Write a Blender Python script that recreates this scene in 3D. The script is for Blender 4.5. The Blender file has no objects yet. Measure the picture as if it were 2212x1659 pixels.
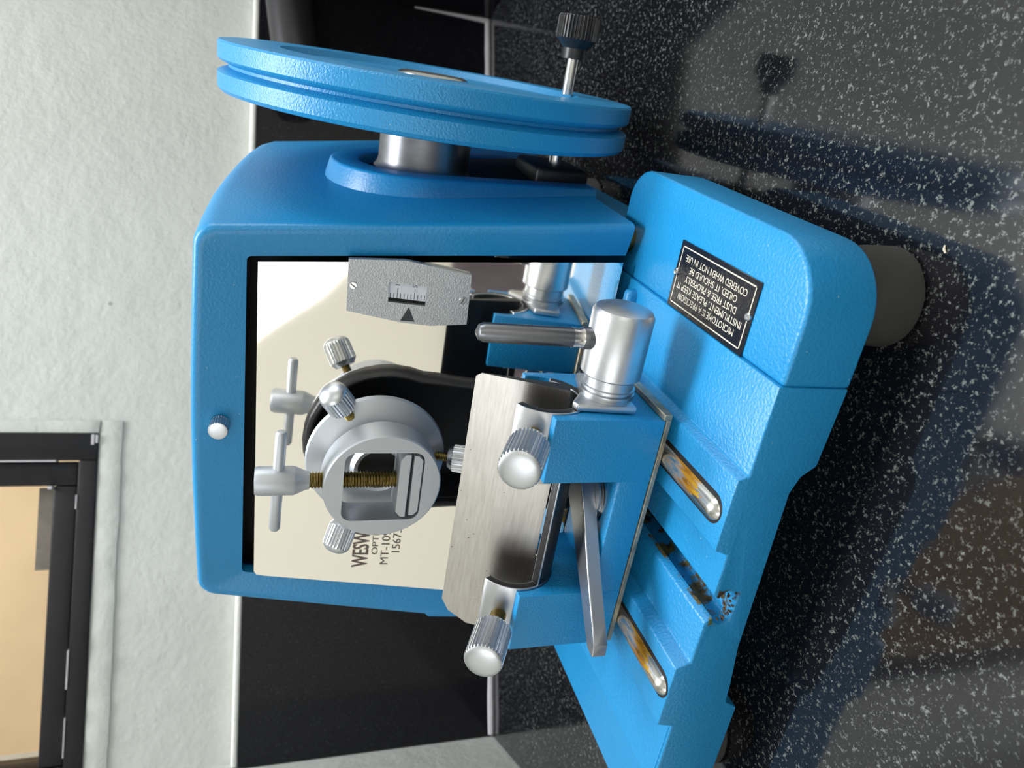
import bpy, bmesh, math, random
from mathutils import Vector, Matrix, noise as mnoise
random.seed(7)
scene = bpy.context.scene
COL = scene.collection
V = Vector

# ------------------------------------------------------------------ camera
# machine frame: X right, Y back, Z up, counter top at z = 0, metres
F_PX = 1600.0
_zd = V((-130, 4764, F_PX)); ZC = -_zd.normalized()
_y = V((800, -515, F_PX)); YC = (_y - ZC * _y.dot(ZC)).normalized()
XC = YC.cross(ZC)
CAM_POS = V((0, 0, 0.28))
def cam_axis(v):                       # picture axis (right, down, forward of the upright picture) -> world
    return V((XC.dot(v), YC.dot(v), ZC.dot(v)))
right, down, fwd = cam_axis(V((1, 0, 0))), cam_axis(V((0, 1, 0))), cam_axis(V((0, 0, 1)))
cd = bpy.data.cameras.new('camera'); cam = bpy.data.objects.new('camera', cd); COL.objects.link(cam)
# the phone was held so that the picture lies on its side: picture right = down, picture up = right
m = Matrix((down, right, -fwd)).transposed().to_4x4(); m.translation = CAM_POS
cam.matrix_world = m
cd.sensor_fit = 'HORIZONTAL'; cd.sensor_width = 36.0; cd.lens = 36.0 * F_PX / 2212.0
cd.clip_start = 0.01; cd.clip_end = 60
cd.dof.use_dof = True; cd.dof.focus_distance = 0.40; cd.dof.aperture_fstop = 11
scene.camera = cam

# ------------------------------------------------------------------ room axes, lights, exposure
A0 = V((-0.7728, 0.6218, 0)); AX = V((0.8545, 0.5195, 0)); BX = V((-0.5195, 0.8545, 0))
def W(s, d, z): return A0 + AX * s + BX * d + V((0, 0, z))
ROOM_ANG = math.atan2(AX.y, AX.x)
S0, S1, D0, ZF, ZT = -1.25, 2.6, -3.2, -0.86, 1.95

wd = bpy.data.worlds.new('world'); scene.world = wd; wd.use_nodes = True
bg = wd.node_tree.nodes['Background']; bg.inputs['Color'].default_value = (0.75, 0.86, 1.0, 1); bg.inputs['Strength'].default_value = 1.0
def area(name, pos, look, sx, sy, watts, col):
    l = bpy.data.lights.new(name, 'AREA'); l.shape = 'RECTANGLE'; l.size = sx; l.size_y = sy; l.energy = watts; l.color = col
    o = bpy.data.objects.new(name, l); COL.objects.link(o); o.location = pos
    o.rotation_euler = (look - pos).to_track_quat('-Z', 'Z').to_euler(); return o
area('daylight_side_window', W(S0 + 0.03, -2.15, 1.15), W(0, -2.15, 1.15), 1.4, 1.2, 15, (0.93, 0.97, 1.0))
area('daylight_rear_window', W(1.0, D0 + 0.03, 1.0), W(1.0, 0, 1.0), 1.5, 1.2, 6, (1.0, 0.97, 0.92))
area('ceiling_lamp_light', W(0.66, -0.46, ZT - 0.06), W(0.66, -0.46, 0), 1.2, 0.4, 46, (0.97, 0.98, 1.0))
area('added_right_fill', W(S1 - 0.03, -1.1, 1.1), W(0, -1.1, 1.1), 1.3, 1.1, 22, (0.95, 0.98, 1.0))  # added fill light for the right-hand faces; that wall has no window
area('corridor_lamp', W(0.25, 0.36, 1.77), W(0.25, 0.8, 0), 0.9, 0.3, 34, (1.0, 0.92, 0.78))
scene.view_settings.view_transform = 'Standard'; scene.view_settings.look = 'None'
scene.view_settings.gamma = 1.0; scene.view_settings.use_curve_mapping = False
scene.view_settings.exposure = 0.0
try:
    scene.cycles.max_bounces = 10; scene.cycles.glossy_bounces = 6; scene.cycles.diffuse_bounces = 4
    scene.cycles.sample_clamp_indirect = 6.0
except Exception: pass

# ------------------------------------------------------------------ materials
def new_mat(name):
    mt = bpy.data.materials.new(name); mt.use_nodes = True
    nt = mt.node_tree; b = nt.nodes['Principled BSDF']; return mt, nt, b
def nd(nt, t, **k):
    n = nt.nodes.new(t)
    for a, v in k.items(): setattr(n, a, v)
    return n
def noise(nt, scale, detail=3.0, rough=0.5, coord='Object', stretch=None):
    tc = nd(nt, 'ShaderNodeTexCoord'); n = nd(nt, 'ShaderNodeTexNoise')
    n.inputs['Scale'].default_value = scale; n.inputs['Detail'].default_value = detail; n.inputs['Roughness'].default_value = rough
    src = tc.outputs[coord]
    if stretch:
        mp = nd(nt, 'ShaderNodeMapping'); mp.inputs['Scale'].default_value = stretch
        nt.links.new(src, mp.inputs['Vector']); src = mp.outputs['Vector']
    nt.links.new(src, n.inputs['Vector']); return n
def ramp(nt, fac, stops):
    r = nd(nt, 'ShaderNodeValToRGB'); e = r.color_ramp.elements
    while len(e) > 1: e.remove(e[-1])
    e[0].position, e[0].color = stops[0][0], (*stops[0][1], 1)
    for p, c in stops[1:]:
        x = e.new(p); x.color = (*c, 1)
    nt.links.new(fac, r.inputs['Fac']); return r
def add_bump(nt, b, height, strength, dist, prev=None):
    bp = nd(nt, 'ShaderNodeBump'); bp.inputs['Strength'].default_value = strength; bp.inputs['Distance'].default_value = dist
    nt.links.new(height, bp.inputs['Height'])
    if prev: nt.links.new(prev.outputs['Normal'], bp.inputs['Normal'])
    nt.links.new(bp.outputs['Normal'], b.inputs['Normal']); return bp
def mix(nt, fac, a, c):
    x = nd(nt, 'ShaderNodeMix', data_type='RGBA'); nt.links.new(fac, x.inputs[0])
    for s, v in ((6, a), (7, c)):
        if isinstance(v, tuple): x.inputs[s].default_value = (*v, 1)
        else: nt.links.new(v, x.inputs[s])
    return x.outputs[2]
def simple(name, col, rough=0.5, metal=0.0, bump=None, var=None, spec=0.5, coat=0.0):
    mt, nt, b = new_mat(name)
    b.inputs['Base Color'].default_value = (*col, 1); b.inputs['Roughness'].default_value = rough; b.inputs['Metallic'].default_value = metal
    b.inputs['Specular IOR Level'].default_value = spec
    if coat: b.inputs['Coat Weight'].default_value = coat; b.inputs['Coat Roughness'].default_value = 0.12
    if var:
        n = noise(nt, var[0], 4.0, 0.6, stretch=var[2] if len(var) > 2 else None)
        c2 = tuple(x * var[1] for x in col)
        r = ramp(nt, n.outputs['Fac'], [(0.3, c2), (0.7, col)]); nt.links.new(r.outputs['Color'], b.inputs['Base Color'])
    if bump:
        n = noise(nt, bump[0], 2.0); add_bump(nt, b, n.outputs['Fac'], bump[1], bump[2])
    return mt
BLUE = (0.010, 0.235, 0.52)
def paint(name, bscale, bstr):
    mt, nt, b = new_mat(name)
    n2 = noise(nt, 9.0, 3.0)
    r = ramp(nt, n2.outputs['Fac'], [(0.3, tuple(c * 0.93 for c in BLUE)), (0.7, BLUE)])
    # sparse pale paint chips and dust specks
    tc = nd(nt, 'ShaderNodeTexCoord'); vo = nd(nt, 'ShaderNodeTexVoronoi'); vo.inputs['Scale'].default_value = 95
    nt.links.new(tc.outputs['Object'], vo.inputs['Vector'])
    k = nd(nt, 'ShaderNodeMath', operation='LESS_THAN'); k.inputs[1].default_value = 0.035; nt.links.new(vo.outputs['Distance'], k.inputs[0])
    c = mix(nt, k.outputs[0], r.outputs['Color'], (0.22, 0.42, 0.55))
    nt.links.new(c, b.inputs['Base Color'])
    b.inputs['Roughness'].default_value = 0.36; b.inputs['Specular IOR Level'].default_value = 0.5
    n = noise(nt, bscale, 2.0, 0.5); add_bump(nt, b, n.outputs['Fac'], bstr, 0.0006)
    return mt
M = {}
M['blue'] = paint('blue_enamel_paint', 560, 0.32)
M['blue_rough'] = paint('blue_hammered_paint', 800, 0.6)
# base casting: paint with brown and green oil stains inside the T-slot
mt = paint('blue_enamel_stained', 560, 0.6); nt = mt.node_tree; b = nt.nodes['Principled BSDF']
geo = nd(nt, 'ShaderNodeNewGeometry'); sx = nd(nt, 'ShaderNodeSeparateXYZ'); nt.links.new(geo.outputs['Position'], sx.inputs[0])
def between(nt, out, lo, hi):
    a = nd(nt, 'ShaderNodeMath', operation='GREATER_THAN'); a.inputs[1].default_value = lo; nt.links.new(out, a.inputs[0])
    c = nd(nt, 'ShaderNodeMath', operation='LESS_THAN'); c.inputs[1].default_value = hi; nt.links.new(out, c.inputs[0])
    mlt = nd(nt, 'ShaderNodeMath', operation='MULTIPLY'); nt.links.new(a.outputs[0], mlt.inputs[0]); nt.links.new(c.outputs[0], mlt.inputs[1]); return mlt.outputs[0]
inx = between(nt, sx.outputs['X'], -0.2500, -0.2262)
lowz = between(nt, sx.outputs['Z'], 0.0465, 0.0600)
nz = noise(nt, 75.0, 4.0, 0.6); st = ramp(nt, nz.outputs['Fac'], [(0.50, (0, 0, 0)), (0.56, (1, 1, 1))])
m1 = nd(nt, 'ShaderNodeMath', operation='MULTIPLY'); nt.links.new(inx, m1.inputs[0]); nt.links.new(lowz, m1.inputs[1])
m2 = nd(nt, 'ShaderNodeMath', operation='MULTIPLY'); nt.links.new(m1.outputs[0], m2.inputs[0]); nt.links.new(st.outputs['Color'], m2.inputs[1])
nz2 = noise(nt, 160.0, 3.0); sc = ramp(nt, nz2.outputs['Fac'], [(0.35, (0.02, 0.014, 0.006)), (0.55, (0.10, 0.075, 0.02)), (0.7, (0.05, 0.13, 0.05))])
old = b.inputs['Base Color'].links[0].from_socket
nt.links.new(mix(nt, m2.outputs[0], old, sc.outputs['Color']), b.inputs['Base Color'])
M['blue_base'] = mt
M['alu'] = simple('satin_aluminium', (0.62, 0.64, 0.67), 0.36, 1.0, (900, 0.10, 0.0004), (40, 0.86))
M['alu_matt'] = simple('matt_anodised_aluminium', (0.50, 0.53, 0.57), 0.5, 0.85, (700, 0.06, 0.0004))
M['alu_hammer'] = simple('silver_hammered_paint', (0.46, 0.48, 0.50), 0.45, 0.7, (1100, 0.5, 0.0006), (900, 0.8))
M['knurl'] = simple('knurled_aluminium', (0.56, 0.585, 0.62), 0.36, 1.0)
M['steel_dark'] = simple('dark_brushed_steel', (0.23, 0.24, 0.26), 0.33, 1.0, None, (120, 0.7, (1, 1, 0.08)))
M['steel'] = simple('bright_steel', (0.66, 0.66, 0.66), 0.22, 1.0)
M['black_ox'] = simple('black_oxide_steel', (0.010, 0.010, 0.012), 0.42, 0.0, (500, 0.05, 0.0004), None, 0.4)
M['steel_satin'] = simple('satin_lever_steel', (0.44, 0.46, 0.50), 0.38, 1.0)
M['black'] = simple('black_plastic', (0.014, 0.014, 0.016), 0.38)
M['cavity'] = simple('black_cavity_shade', (0.004, 0.004, 0.005), 0.7)  # near-black colour carries the shade inside hollows
M['rubber'] = simple('black_rubber', (0.035, 0.034, 0.034), 0.62, 0, (300, 0.2, 0.0005), (60, 0.6))
M['brass'] = simple('oily_brass_thread', (0.33, 0.25, 0.09), 0.34, 1.0, None, (300, 0.45))
M['white_scale'] = simple('white_scale_enamel', (0.66, 0.70, 0.78), 0.4)
M['ink'] = simple('black_scale_ink', (0.02, 0.025, 0.03), 0.5)
M['plate_black'] = simple('black_nameplate_enamel', (0.008, 0.008, 0.012), 0.25, 0, (380, 0.5, 0.0004), (90, 0.6))
M['plate_cream'] = simple('cream_nameplate_lettering', (0.60, 0.56, 0.47), 0.45)
M['etch'] = simple('etched_grey_lettering', (0.14, 0.11, 0.10), 0.55, 0.6)
# mirror panel
mt, nt, b = new_mat('polished_stainless_panel')
b.inputs['Base Color'].default_value = (0.93, 0.90, 0.84, 1); b.inputs['Metallic'].default_value = 1.0; b.inputs['Roughness'].default_value = 0.045
n = noise(nt, 9.0, 1.0); add_bump(nt, b, n.outputs['Fac'], 0.10, 0.01)
M['mirror'] = mt
# knife: brushed steel with tiny pits
mt, nt, b = new_mat('ground_knife_steel')
b.inputs['Metallic'].default_value = 1.0; b.inputs['Roughness'].default_value = 0.30
tc = nd(nt, 'ShaderNodeTexCoord'); vo = nd(nt, 'ShaderNodeTexVoronoi'); vo.inputs['Scale'].default_value = 150; nt.links.new(tc.outputs['Object'], vo.inputs['Vector'])
k = nd(nt, 'ShaderNodeMath', operation='LESS_THAN'); k.inputs[1].default_value = 0.055; nt.links.new(vo.outputs['Distance'], k.inputs[0])
wv = noise(nt, 60.0, 3.0, 0.6, stretch=(1.0, 12.0, 12.0)); rr = ramp(nt, wv.outputs['Fac'], [(0.3, (0.40, 0.38, 0.36)), (0.7, (0.49, 0.475, 0.455))])
nt.links.new(mix(nt, k.outputs[0], rr.outputs['Color'], (0.10, 0.07, 0.05)), b.inputs['Base Color'])
wv2 = noise(nt, 300.0, 2.0, 0.5, stretch=(0.15, 3.0, 3.0)); add_bump(nt, b, wv2.outputs['Fac'], 0.08, 0.0003)
M['knife'] = mt
# guide rods: steel smeared with old amber oil
mt, nt, b = new_mat('oily_steel_rod')
nz = noise(nt, 55.0, 4.0, 0.65, stretch=(2.2, 0.45, 2.2)); st = ramp(nt, nz.outputs['Fac'], [(0.42, (0, 0, 0)), (0.54, (1, 1, 1))])
tc = nd(nt, 'ShaderNodeTexCoord'); sp = nd(nt, 'ShaderNodeSeparateXYZ'); nt.links.new(tc.outputs['Generated'], sp.inputs[0])
tip = nd(nt, 'ShaderNodeMath', operation='GREATER_THAN'); tip.inputs[1].default_value = 0.30; ja = nd(nt, 'ShaderNodeMath', operation='MULTIPLY_ADD'); ja.inputs[1].default_value = 0.32; nt.links.new(nz.outputs['Fac'], ja.inputs[0]); nt.links.new(sp.outputs['Y'], ja.inputs[2]); nt.links.new(ja.outputs[0], tip.inputs[0])
fm = nd(nt, 'ShaderNodeMath', operation='MULTIPLY'); nt.links.new(tip.outputs[0], fm.inputs[0]); nt.links.new(st.outputs['Color'], fm.inputs[1])
nz2 = noise(nt, 110.0, 3.0, 0.6, stretch=(2, 0.4, 2)); oc = ramp(nt, nz2.outputs['Fac'], [(0.3, (0.10, 0.035, 0.004)), (0.5, (0.42, 0.19, 0.01)), (0.7, (0.62, 0.40, 0.03))])
nt.links.new(mix(nt, fm.outputs[0], (0.60, 0.60, 0.58), oc.outputs['Color']), b.inputs['Base Color'])
inv = nd(nt, 'ShaderNodeMath', operation='SUBTRACT'); inv.inputs[0].default_value = 1.0; nt.links.new(fm.outputs[0], inv.inputs[1])
mm = nd(nt, 'ShaderNodeMath', operation='MULTIPLY_ADD'); mm.inputs[1].default_value = 0.7; mm.inputs[2].default_value = 0.3; nt.links.new(inv.outputs[0], mm.inputs[0])
nt.links.new(mm.outputs[0], b.inputs['Metallic']); b.inputs['Roughness'].default_value = 0.24
add_bump(nt, b, nz2.outputs['Fac'], 0.25, 0.0006)
M['rod'] = mt
# greasy sole plate edge
M['rust'] = simple('brown_rust_grease', (0.085, 0.05, 0.018), 0.6, 0, (600, 0.6, 0.0008), (300, 0.4))
M['sole'] = simple('greasy_sole_plate_steel', (0.46, 0.43, 0.34), 0.42, 0.75, (400, 0.2, 0.0004), (70, 0.42))
# granite
def granite(name, base, speck, thresh, rough, spec):
    mt, nt, b = new_mat(name)
    n1 = noise(nt, 640.0, 5.0, 0.68); n2 = noise(nt, 300.0, 3.0, 0.55, stretch=(1.0, 0.8, 1.0)); n3 = noise(nt, 18.0, 3.0)
    a = nd(nt, 'ShaderNodeMath', operation='MULTIPLY_ADD'); a.inputs[1].default_value = 0.6; nt.links.new(n1.outputs['Fac'], a.inputs[0])
    h = nd(nt, 'ShaderNodeMath', operation='MULTIPLY'); h.inputs[1].default_value = 0.4; nt.links.new(n2.outputs['Fac'], h.inputs[0]); nt.links.new(h.outputs[0], a.inputs[2])
    f = ramp(nt, a.outputs[0], [(thresh, (0, 0, 0)), (thresh + 0.07, (1, 1, 1))])
    sc = ramp(nt, n3.outputs['Fac'], [(0.35, tuple(c * 0.6 for c in speck)), (0.65, speck)])
    nt.links.new(mix(nt, f.outputs['Color'], base, sc.outputs['Color']), b.inputs['Base Color'])
    b.inputs['Roughness'].default_value = rough; b.inputs['Specular IOR Level'].default_value = spec
    return mt
M['granite'] = granite('speckled_black_granite', (0.006, 0.006, 0.008), (0.17, 0.185, 0.175), 0.545, 0.09, 0.8)
M['granite_wall'] = granite('dark_granite_splashback', (0.006, 0.006, 0.008), (0.035, 0.037, 0.040), 0.57, 0.12, 0.3)
# plaster
mt, nt, b = new_mat('painted_plaster')
n0 = noise(nt, 2.2, 4.0, 0.55); rc = ramp(nt, n0.outputs['Fac'], [(0.25, (0.44, 0.458, 0.425)), (0.75, (0.54, 0.552, 0.53))])
nv = nd(nt, 'ShaderNodeTexVoronoi'); nv.inputs['Scale'].default_value = 9.0; tc = nd(nt, 'ShaderNodeTexCoord'); nt.links.new(tc.outputs['Object'], nv.inputs['Vector'])
pk = nd(nt, 'ShaderNodeMath', operation='LESS_THAN'); pk.inputs[1].default_value = 0.035; nt.links.new(nv.outputs['Distance'], pk.inputs[0])
nt.links.new(mix(nt, pk.outputs[0], rc.outputs['Color'], (0.30, 0.30, 0.27)), b.inputs['Base Color']); b.inputs['Roughness'].default_value = 0.7
n1 = noise(nt, 26.0, 5.0, 0.6); n2 = noise(nt, 130.0, 3.0, 0.6)
b1 = add_bump(nt, b, n1.outputs['Fac'], 0.20, 0.010); add_bump(nt, b, n2.outputs['Fac'], 0.14, 0.004, b1)
M['plaster'] = mt
M['room_wall'] = simple('cream_room_wall', (0.85, 0.83, 0.76), 0.8, 0, (30, 0.2, 0.005))
M['ceiling'] = simple('white_ceiling', (0.80, 0.79, 0.74), 0.8)
M['floor'] = simple('grey_floor_tile', (0.32, 0.30, 0.28), 0.5, 0, None, (3, 0.8))
M['white_trim'] = simple('white_caulk', (0.74, 0.74, 0.71), 0.55, 0, (200, 0.3, 0.002))
M['grout'] = simple('pale_grey_caulk_line', (0.42, 0.41, 0.43), 0.6, 0, (150, 0.4, 0.002))
M['frame'] = simple('chipped_black_window_paint', (0.012, 0.011, 0.013), 0.4, 0, (60, 0.3, 0.002), (25, 0.7), 0.3)
M['beige'] = simple('beige_corridor_wall', (0.74, 0.64, 0.50), 0.75, 0, None, (3, 0.85))
M['tape'] = simple('dull_grey_tape', (0.19, 0.165, 0.14), 0.4, 0, None, (40, 0.6))
mt, nt, b = new_mat('window_glass')
b.inputs['Base Color'].default_value = (1, 0.98, 0.94, 1); b.inputs['Roughness'].default_value = 0.02; b.inputs['Transmission Weight'].default_value = 1.0; b.inputs['IOR'].default_value = 1.02
M['glass'] = mt
M['case'] = simple('dark_grey_pipe_plastic', (0.022, 0.021, 0.024), 0.32, 0, (260, 0.15, 0.001))
M['cloth'] = simple('mauve_grey_cloth', (0.16, 0.135, 0.16), 0.9, 0, (300, 0.3, 0.001), (6, 0.6))
M['crumb'] = simple('pale_wax_crumb', (0.62, 0.56, 0.46), 0.5)

# ------------------------------------------------------------------ mesh helpers (all in world metres)
def B(): return bmesh.new()
def frame_of(d):
    d = V(d).normalized(); u = d.cross(V((0, 0, 1)))
    if u.length < 1e-4: u = V((1, 0, 0))
    u.normalize(); return d, u, d.cross(u).normalized()
def bevel(bm, w, seg=2, ang=28):
    ed = [e for e in bm.edges if len(e.link_faces) == 2 and e.calc_face_angle(0) > math.radians(ang)]
    if ed: bmesh.ops.bevel(bm, geom=ed, offset=w, segments=seg, profile=0.5, affect='EDGES', clamp_overlap=True)
    return bm
def prism(bm, pts, axis, a0, a1, mi=0, cap_mi=None):
    """polygon pts in the plane square to axis ('x': (y,z), 'y': (x,z), 'z': (x,y)), swept from a0 to a1"""
    def P(p, a): return {'x': (a, p[0], p[1]), 'y': (p[0], a, p[1]), 'z': (p[0], p[1], a)}[axis]
    v0 = [bm.verts.new(P(p, a0)) for p in pts]; v1 = [bm.verts.new(P(p, a1)) for p in pts]
    n = len(pts); fs = []
    for i in range(n):
        f = bm.faces.new((v0[i], v0[(i + 1) % n], v1[(i + 1) % n], v1[i])); f.material_index = mi; fs.append(f)
    for vs in (v0[::-1], v1):
        f = bm.faces.new(vs); f.material_index = mi if cap_mi is None else cap_mi; fs.append(f)
    bmesh.ops.recalc_face_normals(bm, faces=fs); return fs
def box(bm, x0, x1, y0, y1, z0, z1): return prism(bm, [(x0, y0), (x1, y0), (x1, y1), (x0, y1)], 'z', z0, z1)
def obox(bm, c, ux, uy, uz, hx, hy, hz):
    vs = []
    for i in (-1, 1):
        for j in (-1, 1):
            for k in (-1, 1): vs.append(bm.verts.new(V(c) + V(ux) * hx * i + V(uy) * hy * j + V(uz) * hz * k))
    fs = [bm.faces.new([vs[q] for q in f]) for f in ((0, 1, 3, 2), (4, 6, 7, 5), (0, 4, 5, 1), (2, 3, 7, 6), (0, 2, 6, 4), (1, 5, 7, 3))]
    bmesh.ops.recalc_face_normals(bm, faces=fs); return fs
def lathe(bm, prof, o, d, seg=48, ribs=None):
    """prof: (radius, distance along d); ribs = (first, last, n, depth) ridged rows"""
    d, u, w = frame_of(d); o = V(o); rows = []
    for q, (r, t) in enumerate(prof):
        row = []
        if r < 1e-6: row = [bm.verts.new(o + d * t)] * seg
        else:
            for i in range(seg):
                a = 2 * math.pi * i / seg; rr = r
                if ribs and ribs[0] <= q <= ribs[1] and i % 4 > 1: rr = r - ribs[2]
                row.append(bm.verts.new(o + d * t + (u * math.cos(a) + w * math.sin(a)) * rr))
        rows.append(row)
    fs = []
    for a, c in zip(rows, rows[1:]):
        for i in range(seg):
            j = (i + 1) % seg
            q = [a[i], a[j], c[j], c[i]]; q2 = []
            for v in q:
                if v not in q2: q2.append(v)
            if len(q2) > 2: fs.append(bm.faces.new(q2))
    for row in (rows[0], rows[-1]):
        if row[0] is not row[1]: fs.append(bm.faces.new(row))
    bmesh.ops.recalc_face_normals(bm, faces=fs); return fs
def tube(bm, pts, r, seg=10):
    pts = [V(p) for p in pts]; rows = []
    for i, p in enumerate(pts):
        d = (pts[min(i + 1, len(pts) - 1)] - pts[max(i - 1, 0)]).normalized(); d, u, w = frame_of(d)
        rr = r[i] if isinstance(r, (list, tuple)) else r
        rows.append([bm.verts.new(p + (u * math.cos(2 * math.pi * k / seg) + w * math.sin(2 * math.pi * k / seg)) * rr) for k in range(seg)])
    fs = []
    for a, c in zip(rows, rows[1:]):
        for k in range(seg): fs.append(bm.faces.new((a[k], a[(k + 1) % seg], c[(k + 1) % seg], c[k])))
    fs += [bm.faces.new(rows[0]), bm.faces.new(rows[-1])]
    bmesh.ops.recalc_face_normals(bm, faces=fs); return fs
def thread(bm, o, d, r, length, pitch):
    n = max(2, int(length / pitch)); prof = [(r * 0.8, 0)]
    for i in range(n):
        t = length * i / n; p = length / n
        prof += [(r * 0.82, t + 0.1 * p), (r, t + 0.4 * p), (r, t + 0.55 * p), (r * 0.82, t + 0.9 * p)]
    return lathe(bm, prof + [(r * 0.8, length)], o, d, 24)
def knob(bm, o, d, r, length, dome=0.25, n=36, start_ch=0.12):
    """ridged thumb knob from o along d with a domed end"""
    pr_ = [(0, 0), (r * 0.72, 0), (r * 0.97, r * start_ch), (r, r * start_ch + 0.0004), (r, length - r * dome - 0.0004)]
    k = len(pr_) - 1
    for i in range(1, 8):
        a = math.pi / 2 * i / 7; pr_.append((r * 0.97 * math.cos(a), length - r * dome + r * dome * math.sin(a)))
    pr_[-1] = (0, length)
    return lathe(bm, pr_, o, d, 4 * n, ribs=(3, k, r * 0.10))
def arc(cx, cy, r, a0, a1, n):
    return [(cx + r * math.cos(math.radians(a0 + (a1 - a0) * i / n)), cy + r * math.sin(math.radians(a0 + (a1 - a0) * i / n))) for i in range(n + 1)]

LOC = {}
def obj(name, bm, mats, parent=None, smooth=40):
    if not isinstance(mats, (list, tuple)): mats = [mats]
    me = bpy.data.meshes.new(name)
    xs = [v.co for v in bm.verts]
    o = V(((min(v.x for v in xs) + max(v.x for v in xs)) / 2, (min(v.y for v in xs) + max(v.y for v in xs)) / 2, min(v.z for v in xs)))
    for v in bm.verts: v.co -= o
    bm.to_mesh(me); bm.free()
    for mtn in mats: me.materials.append(M[mtn])
    for p in me.polygons: p.use_smooth = smooth > 0
    if smooth: me.set_sharp_from_angle(angle=math.radians(smooth))
    ob = bpy.data.objects.new(name, me); COL.objects.link(ob)
    if parent is None: ob.location = o
    else: ob.parent = parent; ob.location = o - LOC[parent.name]
    LOC[ob.name] = o; return ob
def empty(name, loc):
    e = bpy.data.objects.new(name, None); COL.objects.link(e); e.location = loc; e.empty_display_size = 0.02; LOC[e.name] = V(loc); return e
def tag(o, label=None, cat=None, group=None, kind=None):
    if label: o['label'] = label
    if cat: o['category'] = cat
    if group: o['group'] = group
    if kind: o['kind'] = kind
    return o
def text_mesh(body, size, origin, ex, ey, depth=0.00012, width=None, align='LEFT', bold=0.0):
    """flat lettering: baseline from origin along ex, up along ey; width squeezes the line to a length"""
    cu = bpy.data.curves.new('t', 'FONT'); cu.body = body; cu.size = size; cu.extrude = depth / 2; cu.align_x = align; cu.resolution_u = 3; cu.offset = size * bold
    to = bpy.data.objects.new('t', cu); COL.objects.link(to); bpy.context.view_layer.update()
    dg = bpy.context.evaluated_depsgraph_get(); me = bpy.data.meshes.new_from_object(to.evaluated_get(dg))
    bm = B(); bm.from_mesh(me); bpy.data.objects.remove(to); bpy.data.curves.remove(cu); bpy.data.meshes.remove(me)
    k = 1.0
    if width:
        w = max(v.co.x for v in bm.verts) - min(v.co.x for v in bm.verts); k = width / w
    ex, ey = V(ex).normalized(), V(ey).normalized(); ez = ex.cross(ey)
    for v in bm.verts: v.co = V(origin) + ex * v.co.x * k + ey * v.co.y + ez * v.co.z
    return bm
def join(a, c):
    me = bpy.data.meshes.new('j'); c.to_mesh(me); c.free(); a.from_mesh(me); bpy.data.meshes.remove(me); return a

# ================================================================== SETTING
def rbox(bm, s0, s1, d0, d1, z0, z1):          # box on room axes
    return obox(bm, W((s0 + s1) / 2, (d0 + d1) / 2, (z0 + z1) / 2), AX, BX, V((0, 0, 1)), (s1 - s0) / 2, (d1 - d0) / 2, (z1 - z0) / 2)
WS0, WS1, WZ0, WZ1 = 0.0, 0.373, 0.452, 1.25      # window opening
bm = B()
rbox(bm, S0, WS0, 0, 0.12, ZF, ZT); rbox(bm, WS1, S1, 0, 0.12, ZF, ZT)
rbox(bm, WS0, WS1, 0, 0.12, ZF, WZ0); rbox(bm, WS0, WS1, 0, 0.12, WZ1, ZT)
tag(obj('wall_back', bm, 'plaster', smooth=0), 'pale grey-green plaster wall behind the blue machine', kind='structure')
bm = B(); rbox(bm, -0.14, 0.0, -0.26, 0.0, ZF, ZT)
tag(obj('wall_left', bm, 'plaster', smooth=0), 'pale plaster return wall at the left end of the counter', kind='structure')
bm = B(); rbox(bm, 0.955, 1.10, -0.22, 0.0, ZF, ZT)
tag(obj('wall_right', bm, 'plaster', smooth=0), 'pale plaster return wall at the right end of the counter', kind='structure')
# rest of the room behind the camera, with the two daylight windows in it
bm = B(); rbox(bm, S0 - 0.1, S0, D0, 0, ZF, ZT)
tag(obj('wall_side', bm, 'room_wall', smooth=0), kind='structure')
bm = B(); rbox(bm, S1, S1 + 0.1, D0, 0, ZF, ZT)
tag(obj('wall_far_side', bm, 'room_wall', smooth=0), kind='structure')
bm = B(); rbox(bm, S0, S1, D0 - 0.1, D0, ZF, ZT)
tag(obj('wall_rear', bm, 'room_wall', smooth=0), kind='structure')
bm = B(); rbox(bm, S0, S1, D0, 0, ZF - 0.1, ZF)
tag(obj('floor', bm, 'floor', smooth=0), kind='structure')
bm = B(); rbox(bm, S0, S1, D0, 0, ZT, ZT + 0.1)
tag(obj('ceiling', bm, 'ceiling', smooth=0), kind='structure')
bm = B(); rbox(bm, 0.04, 1.28, -0.68, -0.24, ZT - 0.05, ZT - 0.0005); bevel(bm, 0.006, 2)
tag(obj('ceiling_lamp', bm, 'white_trim'), 'flat white ceiling lamp over the counter, out of view', 'lamp')
# added pleated mauve cloth, standing in for a clothed person reflected in the panel
bm = B(); rows_ = []
for z_ in (-0.80, -0.55, -0.25, 0.02):
    rows_.append([bm.verts.new(W(S0 + 0.035 + 0.02 * math.sin(i * 1.3) * (1.1 - 0.4 * (z_ + 0.8)), -2.75 + 1.15 * i / 60, z_)) for i in range(61)])
for a, c in zip(rows_, rows_[1:]):
    for i in range(60): bm.faces.new((a[i], a[i + 1], c[i + 1], c[i]))
tag(obj('added_cloth', bm, 'cloth', smooth=80), 'added mauve grey cloth standing in for a clothed person, seen only as a dark reflection in the polished panel', 'added_cloth')
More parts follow.
